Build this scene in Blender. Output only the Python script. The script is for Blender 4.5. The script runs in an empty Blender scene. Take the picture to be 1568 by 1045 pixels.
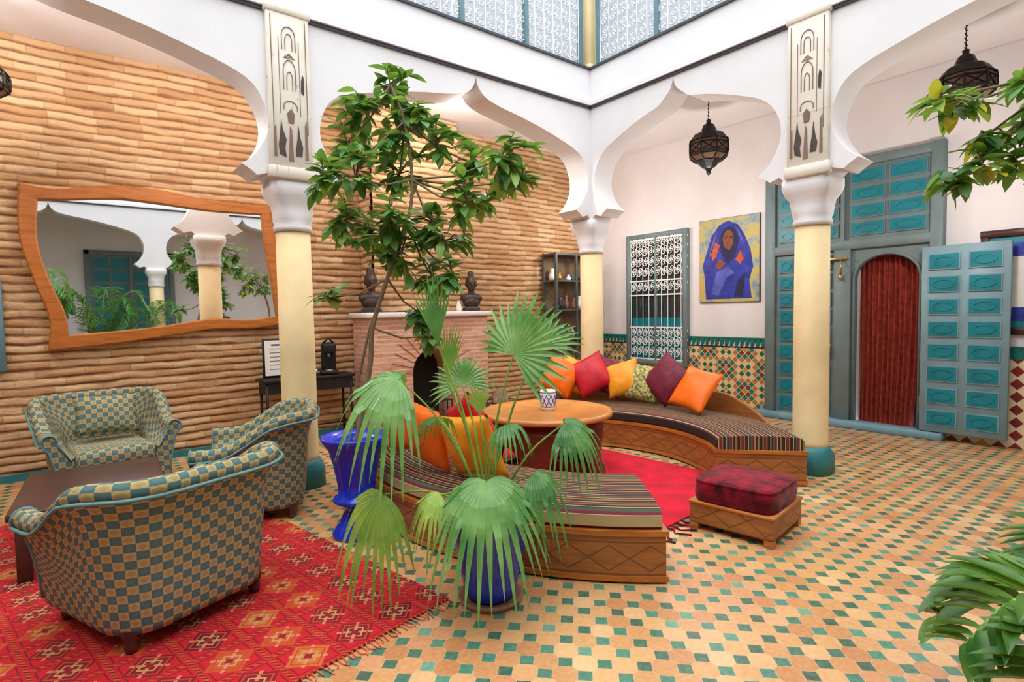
import bpy, bmesh, math, random
from mathutils import Vector, Matrix, noise, geometry
random.seed(7)
R=random.random
def U(a,b): return a+(b-a)*R()
pi=math.pi
scene=bpy.context.scene
COL=scene.collection
try:
    scene.view_settings.view_transform='Standard'
except Exception: pass

def sr(r,g,b):
    def f(c):
        c/=255.0
        return c/12.92 if c<=0.04045 else ((c+0.055)/1.055)**2.4
    return (f(r),f(g),f(b),1)

# ---------------------------------------------------------------- node helper
class N:
    def __init__(s,name):
        s.mat=bpy.data.materials.new(name); s.mat.use_nodes=True
        s.nt=s.mat.node_tree; s.b=s.nt.nodes['Principled BSDF']
        s.out=s.nt.nodes['Material Output']
    def n(s,t): return s.nt.nodes.new(t)
    def put(s,sock,v):
        if isinstance(v,bpy.types.NodeSocket): s.nt.links.new(v,sock)
        else: sock.default_value=v
    def m(s,op,a,b=None,c=None):
        n=s.n('ShaderNodeMath'); n.operation=op; s.put(n.inputs[0],a)
        if b is not None: s.put(n.inputs[1],b)
        if c is not None: s.put(n.inputs[2],c)
        return n.outputs[0]
    def pos(s): return s.n('ShaderNodeNewGeometry').outputs['Position']
    def obj(s): return s.n('ShaderNodeTexCoord').outputs['Object']
    def uv(s): return s.n('ShaderNodeTexCoord').outputs['UV']
    def sep(s,v):
        n=s.n('ShaderNodeSeparateXYZ'); s.put(n.inputs[0],v); return n.outputs
    def comb(s,x,y,z=0.0):
        n=s.n('ShaderNodeCombineXYZ'); s.put(n.inputs[0],x); s.put(n.inputs[1],y); s.put(n.inputs[2],z); return n.outputs[0]
    def mix(s,f,a,b,blend='MIX'):
        n=s.n('ShaderNodeMix'); n.data_type='RGBA'; n.blend_type=blend
        s.put(n.inputs[0],f); s.put(n.inputs[6],a); s.put(n.inputs[7],b); return n.outputs[2]
    def noise(s,v,scale,detail=3.0,rough=.5):
        n=s.n('ShaderNodeTexNoise'); s.put(n.inputs['Vector'],v); n.inputs['Scale'].default_value=scale
        n.inputs['Detail'].default_value=detail; n.inputs['Roughness'].default_value=rough; return n.outputs[0]
    def white(s,v):
        n=s.n('ShaderNodeTexWhiteNoise'); n.noise_dimensions='3D'; s.put(n.inputs['Vector'],v); return n.outputs[0]
    def ramp(s,f,stops,interp='LINEAR'):
        n=s.n('ShaderNodeValToRGB'); cr=n.color_ramp; cr.interpolation=interp
        while len(cr.elements)<len(stops): cr.elements.new(.5)
        for e,(p,c) in zip(cr.elements,stops): e.position=p; e.color=c
        s.put(n.inputs[0],f); return n.outputs[0]
    def cell(s,x,p):
        return s.m('MULTIPLY',s.m('ABSOLUTE',s.m('SUBTRACT',s.m('FRACT',s.m('DIVIDE',x,p)),.5)),2.0)
    def idx(s,x,p): return s.m('FLOOR',s.m('DIVIDE',x,p))
    def bump(s,h,st=.3,dist=.01):
        n=s.n('ShaderNodeBump'); n.inputs['Strength'].default_value=st; n.inputs['Distance'].default_value=dist
        s.put(n.inputs['Height'],h); s.nt.links.new(n.outputs[0],s.b.inputs['Normal'])
    def fin(s,col,rough=.6,metal=0.0,spec=None):
        s.put(s.b.inputs['Base Color'],col); s.put(s.b.inputs['Roughness'],rough); s.b.inputs['Metallic'].default_value=metal
        if spec is not None: s.b.inputs['Specular IOR Level'].default_value=spec
        return s.mat

def dk(c,k): return (min(c[0]*k,1),min(c[1]*k,1),min(c[2]*k,1),1)
def basic(name,c,rough=.6,metal=0.0,var=.15,scale=8,bump=0,bs=40,spec=None):
    n=N(name); o=n.obj(); f=n.noise(o,scale,4)
    col=n.ramp(f,[(.3,dk(c,1-var)),(.7,dk(c,1+var))])
    if bump: n.bump(n.noise(o,bs,4),bump,.01)
    return n.fin(col,rough,metal,spec)
def leafmat(name,c1,c2,rough=.35):
    n=N(name); o=n.obj(); f=n.noise(o,6,3)
    col=n.ramp(f,[(.3,c1),(.7,c2)])
    n.fin(col,rough)
    t=n.n('ShaderNodeBsdfTranslucent'); n.put(t.inputs[0],n.mix(.4,col,sr(180,215,70)))
    mx=n.n('ShaderNodeMixShader'); mx.inputs[0].default_value=.28
    n.nt.links.new(n.b.outputs[0],mx.inputs[1]); n.nt.links.new(t.outputs[0],mx.inputs[2])
    n.nt.links.new(mx.outputs[0],n.out.inputs[0]); return n.mat
def woodmat(name,c,rough=.4,carve=False,k=.6):
    n=N(name); o=n.obj(); x,y,z=n.sep(o)
    v=n.comb(n.m('MULTIPLY',x,2.0),n.m('MULTIPLY',y,2.0),n.m('MULTIPLY',z,14.0))
    f=n.noise(v,2.2,5,.6); col=n.ramp(f,[(.25,dk(c,k)),(.5,c),(.75,dk(c,1.25))])
    if carve:
        a,zz,_=n.sep(n.uv())
        d=n.m('MULTIPLY',n.cell(a,.24),.075)
        l1=n.m('LESS_THAN',n.m('ABSOLUTE',n.m('SUBTRACT',n.m('ABSOLUTE',n.m('SUBTRACT',zz,.15)),d)),.006)
        l2=n.m('LESS_THAN',n.m('ABSOLUTE',n.m('SUBTRACT',n.m('ABSOLUTE',n.m('SUBTRACT',zz,.15)),.095)),.005)
        l=n.m('MAXIMUM',l1,l2); col=n.mix(n.m('MULTIPLY',l,.6),col,dk(c,.25))
        n.bump(n.m('SUBTRACT',1.0,l),.6,.01)
    else: n.bump(f,.15,.01)
    return n.fin(col,rough)

# ---------------------------------------------------------------- materials
M={}
M['plaster']=basic('white_plaster',sr(232,232,234),.85,var=.03,scale=2,bump=.15,bs=25)
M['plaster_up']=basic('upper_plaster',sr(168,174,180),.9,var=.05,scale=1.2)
M['plaster_in']=basic('inner_plaster',sr(230,225,226),.85,var=.04,scale=2,bump=.1,bs=25)
M['cream']=basic('cream_plaster',sr(234,210,160),.7,var=.06,scale=5,bump=.15,bs=30)
M['tealbase']=basic('teal_paint',sr(40,120,125),.5,var=.15)
M['black']=basic('black_iron',sr(30,28,28),.5,.3,var=.2)
M['brownblack']=basic('dark_inlay',sr(74,60,54),.7,var=.2)
M['greyline']=basic('grey_trim',sr(70,75,85),.7)
M['white_iron']=basic('white_iron',sr(238,240,240),.5,var=.03)
M['rail_iron']=basic('rail_iron',sr(242,244,244),.6,var=.03)
M['tealpost']=basic('teal_iron',sr(95,130,140),.5,var=.1)
M['darkwood']=woodmat('dark_wood',sr(70,38,30),.35)
M['orangewood']=woodmat('orange_wood',sr(180,106,42),.35)
M['tablewood']=woodmat('honey_wood',sr(200,132,68),.3,False,.8)
M['redwood']=woodmat('red_wood',sr(104,44,32),.35)
M['carved']=woodmat('carved_wood',sr(158,98,48),.45,True)
M['blueglaze']=basic('blue_glaze',sr(14,50,196),.15,var=.2,scale=3,spec=.7)
M['terra']=basic('terracotta',sr(150,110,85),.8,var=.15)
M['soil']=basic('soil',sr(60,42,30),.95,var=.4,scale=30,bump=.6)
M['bark']=basic('bark',sr(125,105,82),.85,var=.25,scale=25,bump=.4)
M['leaf']=leafmat('citrus_leaf',sr(44,98,52),sr(104,160,84))
M['leaf2']=leafmat('citrus_leaf_light',sr(92,148,56),sr(172,200,92))
M['leafy']=leafmat('citrus_leaf_yellow',sr(190,190,50),sr(235,200,50))
M['palm']=leafmat('palm_leaf',sr(70,138,64),sr(146,194,116),.22)
M['palmd']=leafmat('palm_leaf_dark',sr(46,110,56),sr(104,162,86),.25)
M['strap']=leafmat('strap_leaf',sr(44,98,40),sr(104,150,62),.35)
M['orange']=basic('orange_silk',sr(255,112,2),.45,var=.12,bump=.3,bs=12)
M['yellor']=basic('amber_silk',sr(250,156,24),.45,var=.18,bump=.3,bs=12)
M['crimson']=basic('crimson_silk',sr(196,12,34),.5,var=.2,bump=.3,bs=12)
M['maroon']=basic('maroon_velvet',sr(106,6,42),.6,var=.35,scale=14,bump=.4,bs=14)
M['velvet']=basic('red_velvet',sr(116,2,28),.85,var=.8,scale=9,bump=1.0,bs=16,spec=.15)
try: M['velvet'].node_tree.nodes['Principled BSDF'].inputs['Sheen Weight'].default_value=.15
except Exception: pass
M['mirror']=N('mirror_glass').fin((.90,.92,.92,1),.012,1.0)
M['doorgrey']=basic('grey_blue_paint',sr(112,130,132),.55,var=.1,scale=5,bump=.2)
M['leafgrey']=basic('pale_grey_blue_paint',sr(124,154,164),.5,var=.1,scale=5,bump=.2)
M['doorteal']=basic('turquoise_paint',sr(4,124,138),.45,var=.15,scale=5)
M['dooredge']=basic('pale_blue_paint',sr(120,160,175),.5,var=.1)
M['glassd']=basic('dark_glass',sr(45,55,60),.08,var=.2,spec=.8)
M['cabback']=basic('cabinet_back',sr(120,96,70),.5,var=.3)
M['curtain']=basic('rust_curtain',sr(140,44,26),.85,var=.4,scale=16)
M['bronze']=basic('dark_carved_wood',sr(58,42,34),.45,var=.4,scale=12)
M['paper']=basic('paper',sr(235,232,225),.7,var=.03)
M['redcarpet']=basic('crimson_carpet',sr(202,12,44),.95,var=.25,scale=5,bump=.6,bs=160)
M['brass']=basic('brass',sr(190,150,80),.35,.8)
M['steel']=basic('steel',sr(150,150,150),.35,.8)
M['cabinet']=basic('cabinet_steel',sr(84,86,84),.5,.2)
M['soot_and_shade']=basic('soot_and_shade',sr(28,22,20),.95)
M['fringe']=basic('fringe',sr(220,120,90),.9,var=.2)
M['amberglass']=basic('amber_glass',sr(105,80,62),.15,var=.4)
M['etch']=basic('etched_line',sr(128,106,90),.8)

def m_olive():
    n=N('olive_brocade'); u,v,_=n.sep(n.uv()); nz=n.noise(n.uv(),26,4,.6)
    return n.fin(n.ramp(nz,[(.42,sr(92,96,40)),(.5,sr(170,160,90)),(.6,sr(206,196,130))]),.6)
M['olive']=m_olive()
def m_floor():
    n=N('zellige_floor'); x,y,z=n.sep(n.pos()); p=.125
    a=n.cell(x,p); b=n.cell(y,p)
    s=n.m('ADD',a,b); th=1.27
    green=n.m('GREATER_THAN',s,th)
    g1=n.m('LESS_THAN',n.m('ABSOLUTE',n.m('SUBTRACT',s,th)),.03)
    g2=n.m('MULTIPLY',n.m('GREATER_THAN',n.m('MAXIMUM',a,b),.972),n.m('SUBTRACT',1.0,green))
    grout=n.m('MAXIMUM',g1,g2)
    w=n.white(n.comb(n.idx(x,p),n.idx(y,p),0.0))
    terra=n.ramp(w,[(0,sr(186,126,72)),(.3,sr(208,152,92)),(.65,sr(220,172,112)),(.85,sr(226,186,132)),(1,sr(198,122,70))])
    w2=n.white(n.comb(n.m('ROUND',n.m('DIVIDE',x,p)),n.m('ROUND',n.m('DIVIDE',y,p)),3.0))
    gr=n.ramp(w2,[(0,sr(10,78,60)),(.5,sr(22,108,84)),(.85,sr(44,130,106)),(1,sr(90,155,128))])
    big=n.noise(n.pos(),.9,4); terra=n.mix(n.ramp(big,[(.4,(0,0,0,1)),(.7,(.55,.55,.55,1))]),terra,sr(190,108,56))
    col=n.mix(green,terra,gr); col=n.mix(grout,col,sr(196,168,128))
    fine=n.noise(n.pos(),40,3); col=n.mix(.10,col,n.ramp(fine,[(.3,sr(120,80,50)),(.7,sr(255,235,210))]))
    n.bump(n.m('SUBTRACT',1.0,grout),.25,.004)
    return n.fin(col,n.ramp(big,[(.3,(.25,)*3+(1,)),(.7,(.45,)*3+(1,))]))
M['floor']=m_floor()
def m_brick(name,h,c0,c1,c2,joint,blen=.3,useuv=False,jw=.66):
    n=N(name); x,y,z=n.sep(n.pos()); hx=n.m('ADD',x,y)
    if useuv: hx,z,_=n.sep(n.uv())
    j=n.idx(z,h); f=n.cell(z,h)
    sh=n.m('ADD',n.m('DIVIDE',hx,blen),n.m('MULTIPLY',n.white(n.comb(j,1.0,2.0)),5.0))
    w=n.white(n.comb(n.m('FLOOR',sh),j,0.0))
    col=n.ramp(w,[(0,c0),(.5,c1),(1,c2)])
    nz=n.noise(n.comb(hx,n.m('MULTIPLY',z,3.0)),7,6,.7)
    big=n.noise(n.comb(hx,z),.8,3)
    col=n.mix(n.m('MULTIPLY',nz,.45),col,c0); col=n.mix(n.ramp(big,[(.45,(0,0,0,1)),(.7,(.2,.2,.2,1))]),col,joint)
    e=n.m('ABSOLUTE',n.m('MULTIPLY',n.m('SUBTRACT',n.m('FRACT',sh),.5),2.0))
    jt=n.m('MAXIMUM',n.ramp(n.m('ADD',f,n.m('MULTIPLY',n.m('SUBTRACT',nz,.5),.9)),[(jw,(0,0,0,1)),(1.0,(1,1,1,1))]),n.m('MULTIPLY',n.m('GREATER_THAN',e,.96),.25))
    col=n.mix(n.m('MULTIPLY',jt,.88),col,joint)
    n.bump(nz,.8,.03)
    return n.fin(col,.92)
M['brick']=m_brick('stacked_brick',.085,sr(196,150,104),sr(220,180,134),sr(234,202,158),sr(122,72,38),.40,True,.50)
M['brickf']=m_brick('fireplace_brick',.06,sr(200,138,110),sr(214,158,128),sr(226,178,150),sr(228,208,188),.2)
def m_fabric():
    n=N('checked_upholstery'); u,v,_=n.sep(n.uv()); p=.040
    par=n.m('MODULO',n.m('ABSOLUTE',n.m('ADD',n.idx(u,p),n.idx(v,p))),2.0)
    a=n.cell(u,p); b=n.cell(v,p); s=n.m('ADD',a,b)
    dot=n.m('LESS_THAN',s,.8)
    c1=n.mix(n.m('MULTIPLY',dot,.3),sr(64,108,116),sr(88,130,130))
    c2=n.mix(n.m('MULTIPLY',dot,.6),sr(190,166,112),sr(156,130,74))
    col=n.mix(n.m('GREATER_THAN',par,.5),c1,c2)
    w=n.noise(n.uv(),300,2); col=n.mix(n.m('MULTIPLY',w,.35),col,sr(116,108,78))
    n.bump(w,.2,.003); return n.fin(col,.9)
M['fabric']=m_fabric()
M['piping']=basic('piping',sr(96,140,142),.8)
def m_rug():
    n=N('kilim_rug'); x,y,_=n.sep(n.obj()); p=.25
    a=n.cell(x,p); b=n.cell(y,p); s=n.m('ADD',a,b); mxx=n.m('MAXIMUM',a,b)
    w=n.white(n.comb(n.idx(x,p),n.idx(y,p),0.0))
    base=n.mix(n.m('MULTIPLY',n.noise(n.obj(),4,3),.5),sr(210,22,34),sr(182,10,28))
    dia=n.ramp(w,[(0,sr(120,22,28)),(.35,sr(192,84,28)),(.6,sr(92,18,26)),(.85,sr(196,112,46))],'CONSTANT')
    stp=n.m('MULTIPLY',n.m('FLOOR',n.m('MULTIPLY',s,10.0)),.1)
    col=n.mix(n.m('LESS_THAN',stp,.85),base,dia)
    x1=n.m('MULTIPLY',n.m('LESS_THAN',n.m('ABSOLUTE',n.m('SUBTRACT',a,b)),.09),n.m('LESS_THAN',s,1.0))
    col=n.mix(n.m('MULTIPLY',x1,.8),col,sr(214,150,110))
    for (q,c) in ((.70,sr(206,60,40)),(.4,sr(206,150,90))):
        rg=n.m('LESS_THAN',n.m('ABSOLUTE',n.m('SUBTRACT',s,q)),.05); col=n.mix(rg,col,c)
    col=n.mix(n.m('LESS_THAN',s,.2),col,sr(150,16,28))
    bx=n.m('LESS_THAN',n.m('ABSOLUTE',n.m('SUBTRACT',mxx,.8)),.03)
    col=n.mix(n.m('MULTIPLY',bx,n.m('GREATER_THAN',s,1.0)),col,sr(130,14,26))
    ln=n.m('GREATER_THAN',mxx,.93); dash=n.m('GREATER_THAN',n.cell(n.m('ADD',x,y),.03),.5)
    col=n.mix(ln,col,n.mix(dash,sr(205,84,36),sr(120,16,26)))
    ws=n.noise(n.obj(),150,2); col=n.mix(n.m('MULTIPLY',ws,.3),col,sr(120,10,20)); n.bump(ws,.3,.005)
    return n.fin(col,.95)
M['rug']=m_rug()
def m_stripe():
    n=N('striped_fabric'); u,v,_=n.sep(n.uv())
    f=n.m('FRACT',n.m('DIVIDE',u,.19))
    K=sr(34,20,24); Cc=sr(190,170,122); Mr=sr(112,28,48); G=sr(150,114,50); T=sr(78,86,68)
    st=[(0,K),(.13,Cc),(.17,Mr),(.30,G),(.35,K),(.48,Cc),(.52,K),(.60,T),(.68,Mr),(.77,Cc),(.81,K),(.90,G)]
    col=n.ramp(f,st,'CONSTANT'); w=n.noise(n.uv(),200,2); n.bump(w,.2,.003)
    return n.fin(n.mix(n.m('MULTIPLY',w,.2),col,sr(90,60,50)),.85)
M['stripe']=m_stripe()
def m_dado(name,pal,p=.075):
    n=N(name); x,y,z=n.sep(n.pos()); h=n.m('ADD',x,y)
    a=n.m('MULTIPLY',n.m('ADD',h,z),.7071); b=n.m('MULTIPLY',n.m('SUBTRACT',h,z),.7071)
    i=n.idx(a,p); j=n.idx(b,p)
    k=n.m('ADD',n.m('MULTIPLY',n.m('PINGPONG',i,3.0),1.0),n.m('PINGPONG',j,3.0))
    f=n.m('DIVIDE',n.m('ADD',k,.5),7.0)
    col=n.ramp(f,[(q/7.0,c) for q,c in enumerate(pal)],'CONSTANT')
    ed=n.m('GREATER_THAN',n.m('MAXIMUM',n.cell(a,p),n.cell(b,p)),.88)
    col=n.mix(ed,col,sr(225,205,170)); return n.fin(col,.3)
M['dado']=m_dado('zellige_dado',[sr(200,140,50),sr(120,60,35),sr(20,120,110),sr(190,120,60),sr(225,200,150),sr(30,105,85),sr(205,150,60)])
M['dado2']=m_dado('zellige_dado_red',[sr(120,30,30),sr(235,215,180),sr(130,35,35),sr(235,215,180),sr(120,30,30),sr(230,205,165),sr(200,150,60)],.1)
M['dgreen']=basic('green_tile',sr(18,110,100),.25,var=.3,scale=20)
M['dblack']=basic('dark_tile',sr(60,35,28),.3)
def m_marble():
    n=N('carved_stone'); nz=n.noise(n.obj(),3,6,.6)
    st=n.noise(n.comb(n.m('MULTIPLY',n.sep(n.obj())[0],9.0),n.m('MULTIPLY',n.sep(n.obj())[2],2.0)),2.3,5,.7)
    col=n.ramp(nz,[(.3,sr(220,210,194)),(.7,sr(234,228,216))])
    col=n.mix(n.ramp(st,[(.6,(0,0,0,1)),(.7,(1,1,1,1))]),col,sr(160,134,106)); n.bump(st,.4,.01)
    return n.fin(col,.7)
M['marble']=m_marble()

# ---------------------------------------------------------------- mesh builder
class MB:
    def __init__(s): s.v=[];s.f=[];s.m=[];s.uv=[];s.s=[];s.T=Matrix.Identity(4);s.mat=0;s.smooth=False;s.mats=[]
    def M(s,key):
        mt=M[key]
        if mt not in s.mats: s.mats.append(mt)
        s.mat=s.mats.index(mt); return s
    def add(s,vs,fs,uvs=None,smooth=None):
        o=len(s.v); s.v+= [s.T@Vector(v) for v in vs]
        sm=s.smooth if smooth is None else smooth
        for k,f in enumerate(fs):
            s.f.append([o+i for i in f]); s.m.append(s.mat); s.s.append(sm)
            if uvs is not None: s.uv.append([uvs[i] if not isinstance(uvs,dict) else uvs[k][q] for q,i in enumerate(f)])
            else:
                a=Vector(vs[f[0]]);b=Vector(vs[f[1]]);c=Vector(vs[f[2]]); nn=(b-a).cross(c-a)
                if len(f)>3: nn=nn+(c-a).cross(Vector(vs[f[3]])-a)
                ax=max(range(3),key=lambda q:abs(nn[q]))
                idx={0:(1,2),1:(0,2),2:(0,1)}[ax]
                s.uv.append([(vs[i][idx[0]],vs[i][idx[1]]) for i in f])
    def box(s,x0,x1,y0,y1,z0,z1,bev=0,seg=2):
        if bev<=0:
            vs=[(x,y,z) for x in (x0,x1) for y in (y0,y1) for z in (z0,z1)]
            s.add(vs,[(0,1,3,2),(4,6,7,5),(0,4,5,1),(2,3,7,6),(0,2,6,4),(1,5,7,3)],smooth=False)
        else:
            bm=bmesh.new(); bmesh.ops.create_cube(bm,size=1)
            for v in bm.verts: v.co=Vector(((x0+x1)/2+v.co.x*(x1-x0),(y0+y1)/2+v.co.y*(y1-y0),(z0+z1)/2+v.co.z*(z1-z0)))
            bmesh.ops.bevel(bm,geom=bm.edges[:],offset=bev,segments=seg,profile=.5,affect='EDGES')
            bm.verts.index_update()
            s.add([tuple(v.co) for v in bm.verts],[[v.index for v in f.verts] for f in bm.faces],smooth=True); bm.free()
    def grid(s,rows,closeu=False,closev=False,uvs=None,smooth=True,cap=False):
        n=len(rows);k=len(rows[0]); vs=[p for r in rows for p in r]; fs=[];ud={}
        for i in range(n if closev else n-1):
            for j in range(k if closeu else k-1):
                f=[i*k+j,i*k+(j+1)%k,((i+1)%n)*k+(j+1)%k,((i+1)%n)*k+j]
                if uvs: ud[len(fs)]=[uvs(i,j),uvs(i,j+1),uvs(i+1,j+1),uvs(i+1,j)]
                fs.append(f)
        s.add(vs,fs,ud if uvs else None,smooth)
        if cap:
            for r in (rows[0],rows[-1]):
                s.add(r,[list(range(len(r)))],smooth=False)
    def lathe(s,prof,n=32,cx=0,cy=0,smooth=True):
        rows=[[(cx+max(r,1e-4)*math.cos(2*pi*j/n),cy+max(r,1e-4)*math.sin(2*pi*j/n),z) for j in range(n)] for r,z in prof]
        s.grid(rows,closeu=True,smooth=smooth)
    def loft(s,secs,cx=0,cy=0,n=32,cap=True,smooth=True):
        rows=[]
        for z,h,e in secs:
            r=[]
            for j in range(n):
                a=2*pi*(j+.5)/n; c,q=math.cos(a),math.sin(a)
                k=(abs(c)**e+abs(q)**e)**(-1/e); r.append((cx+h*k*c,cy+h*k*q,z))
            rows.append(r)
        s.grid(rows,closeu=True,smooth=smooth,cap=cap)
    def tube(s,pts,rad,n=6,cap=True):
        pts=[Vector(p) for p in pts]; k=len(pts)
        if not isinstance(rad,(list,tuple)): rad=[rad]*k
        rows=[]; up=Vector((0,0,1))
        for i,p in enumerate(pts):
            d=(pts[min(i+1,k-1)]-pts[max(i-1,0)])
            if d.length<1e-9: d=Vector((0,0,1))
            d.normalize()
            if i==0:
                a=d.cross(up)
                if a.length<.1: a=d.cross(Vector((1,0,0)))
            else: a=a-d*a.dot(d)
            a.normalize(); b=d.cross(a)
            rows.append([tuple(p+(a*math.cos(2*pi*j/n)+b*math.sin(2*pi*j/n))*rad[i]) for j in range(n)])
        s.grid(rows,closeu=True,cap=cap)
    def poly(s,pts,y0,y1):
        k=len(pts); tri=geometry.tessellate_polygon([[Vector((p[0],p[1],0)) for p in pts]])
        vs=[(p[0],y0,p[1]) for p in pts]+[(p[0],y1,p[1]) for p in pts]
        fs=[list(t) for t in tri]+[[i+k for i in t][::-1] for t in tri]+[[i,(i+1)%k,(i+1)%k+k,i+k] for i in range(k)]
        s.add(vs,fs,smooth=False)
    def ell(s,c,r,n=12):
        rows=[]
        for i in range(n+1):
            t=pi*i/n; rows.append([(c[0]+r[0]*max(math.sin(t),1e-3)*math.cos(2*pi*j/(2*n)),c[1]+r[1]*max(math.sin(t),1e-3)*math.sin(2*pi*j/(2*n)),c[2]-r[2]*math.cos(t)) for j in range(2*n)])
        s.grid(rows,closeu=True)
    def build(s,name,loc=(0,0,0),rz=0,recalc=True,merge=True):
        me=bpy.data.meshes.new(name); me.from_pydata([tuple(v) for v in s.v],[],s.f)
        for mt in s.mats: me.materials.append(mt)
        uvl=me.uv_layers.new(name='UVMap')
        for pi_,p in enumerate(me.polygons):
            p.material_index=s.m[pi_]; p.use_smooth=s.s[pi_]
            for q,l in enumerate(p.loop_indices): uvl.data[l].uv=s.uv[pi_][q]
        if recalc:
            bm=bmesh.new(); bm.from_mesh(me)
            if merge: bmesh.ops.remove_doubles(bm,verts=bm.verts,dist=1e-5)
            bmesh.ops.recalc_face_normals(bm,faces=bm.faces); bm.to_mesh(me); bm.free()
        o=bpy.data.objects.new(name,me); COL.objects.link(o); o.location=loc; o.rotation_euler=(0,0,rz); return o
def catmull(P,n=6):
    P=[Vector(p) for p in P]; out=[]
    for i in range(len(P)-1):
        a=P[max(i-1,0)];b=P[i];c=P[i+1];d=P[min(i+2,len(P)-1)]
        for k in range(n):
            t=k/n; out.append(.5*((2*b)+(c-a)*t+(2*a-5*b+4*c-d)*t*t+(3*b-a-3*c+d)*t**3))
    out.append(P[-1]); return out
def frame(o,x,y): return Matrix.Translation(Vector(o))@Matrix(((x[0],y[0],0,0),(x[1],y[1],0,0),(0,0,1,0),(0,0,0,1)))

# ---------------------------------------------------------------- dimensions
WN=2.1; WE=2.5; CS=-6.76; CW=-7.84; WS=CS-2.1; WW=CW-2.1
LN=3.94; LE=2.88
FT=4.70
b=MB().M('floor'); b.box(WW,WE,WS,WN,-.1,0); b.build('floor')

# ---------------------------------------------------------------- arcades
def bay_outline(x0,L,top):
    h=L/2; a=[(.45,2.89),(.33,3.0),(.23,3.2),(.25,3.42),(.40,3.62),(.46+.26*(h-.46),3.77),(.46+.55*(h-.46),3.87),(.46+.78*(h-.46),3.93),(h-.13,3.99),(h-.035,4.08),(h,4.19)]
    a=[tuple(p) for p in catmull([(p[0],p[1],0) for p in a],6)]
    half=[(0,2.78),(.17,2.78),(.24,2.84),(.33,2.81),(.38,2.85)]+[(p[0],p[1]) for p in a]
    L1=[(x0+p[0],p[1]) for p in half]; L2=[(x0+L-p[0],p[1]) for p in half[:-1]][::-1]
    return L1+L2+[(x0+L,top),(x0,top)]
def column_parts(b,x,y):
    b.M('cream'); b.loft([(.24,.165,2),(.3,.155,2),(1.2,.155,2),(2.36,.15,2)],x,y)
    b.M('tealbase'); b.loft([(0,.20,2.6),(.17,.20,2.6),(.22,.18,2.2),(.26,.165,2)],x,y)
    b.M('plaster'); b.loft([(2.36,.165,2),(2.40,.17,2),(2.43,.158,2.1),(2.46,.165,2.6),(2.52,.16,4),(2.6,.165,6),(2.66,.2,8),(2.72,.215,10),(2.79,.215,10)],x,y)
TH=.17
def arcade(name,T,bays):
    b=MB().M('plaster'); b.T=T; x=0
    for L in bays:
        b.poly(bay_outline(x,L,FT),-TH,TH); x+=L
    b.M('greyline'); b.box(-.1,x+.1,-TH-.025,TH+.02,4.205,4.235)
    b.M('plaster'); b.box(-.1,x+.1,-TH-.05,-TH+.02,4.235,4.28)
    b.M('greyline'); b.box(-.1,x+.1,-TH-.03,TH,FT,FT+.025)
    b.build(name)
TN=frame((0,0,0),(-1,0),(0,1)); TE=frame((0,0,0),(0,-1),(1,0))
TS=frame((0,CS,0),(-1,0),(0,-1)); TW=frame((CW,0,0),(0,-1),(-1,0))
BN=[LN,-CW-LN]; BE=[LE,-CS-LE]
arcade('wall_arcade_north',TN,BN); arcade('wall_arcade_east',TE,BE); arcade('wall_arcade_south',TS,BN); arcade('wall_arcade_west',TW,BE)
for (x,y) in [(0,0),(-LN,0),(CW,0),(0,-LE),(0,CS),(-LN,CS),(CW,CS),(CW,-LE)]:
    b=MB(); column_parts(b,x,y); b.build('column')

def pilaster(T):
    b=MB().M('marble'); b.T=T; w=.18; top=4.27
    b.box(-w,w,-TH-.06,-TH+.001,2.79,top,.008,1)
    b.box(-w-.02,w+.02,-TH-.075,-TH+.0,2.795,2.9,.008,1); b.box(-w-.015,w+.015,-TH-.07,-TH+.0,top-.07,top+.005,.008,1)
    yf=-TH-.06
    b.M('etch')
    def pl(pts,e=.006): b.poly(pts,yf-e,yf+.002)
    for sx in (-1,1):
        b.box(sx*.145-.003,sx*.145+.003,yf-.004,yf,3.2,4.17); b.box(sx*.085-.002,sx*.085+.002,yf-.004,yf,3.35,4.0)
    def ring(cx,cz,rx,rz,h,t=.008):
        a=[(cx+math.cos(q)*rx,cz+math.sin(q)*rz) for q in [pi*k/10 for k in range(11)]]
        o=[(cx-rx,cz-h)]+a[::-1]+[(cx+rx,cz-h)]
        i=[(cx+rx-t,cz-h)]+[(cx+(p[0]-cx)*(rx-t)/rx,cz+(p[1]-cz)*(rz-t)/rz) for p in a]+[(cx-rx+t,cz-h)]
        pl(o+i)
    ring(0,4.02,.06,.08,.12,.006); ring(0,3.99,.032,.05,.09,.005)
    ring(0,3.72,.055,.10,.16,.006); ring(0,3.66,.026,.06,.1,.005)
    ring(.0,3.42,.06,.05,.03,.005)
    for k in range(4): b.box(-.05+.012*k,.05-.012*k,yf-.004,yf,3.83+.012*k,3.834+.012*k)
    pl([(-.022,3.28),(.022,3.28),(.03,3.36),(0,3.40),(-.03,3.36)],.01)
    b.M('brownblack'); pl([(-.105,3.0),(-.05,2.98),(-.06,3.06),(-.045,3.13),(-.075,3.22),(-.085,3.3),(-.095,3.2),(-.112,3.08)]); pl([(.03,3.0),(.085,3.0),(.095,3.08),(.075,3.16),(.06,3.27),(.05,3.16),(.035,3.06)])
    b.M('etch'); pl([(-.03,2.95),(.012,2.95),(.004,3.22),(-.012,3.25)]); pl([(.115,2.98),(.14,2.98),(.135,3.32),(.12,3.28)],.008); pl([(-.15,2.98),(-.128,2.98),(-.13,3.24),(-.148,3.22)],.008)
    b.M('brownblack'); pl([(.095,3.56),(.12,3.54),(.125,3.68),(.11,3.72),(.098,3.66)],.005)
    b.build('carved_pilaster_panel')
pilaster(Matrix.Translation((-LN-.05,0,0)))
pilaster(TE@Matrix.Translation((LE+.04,0,0)))

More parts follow.
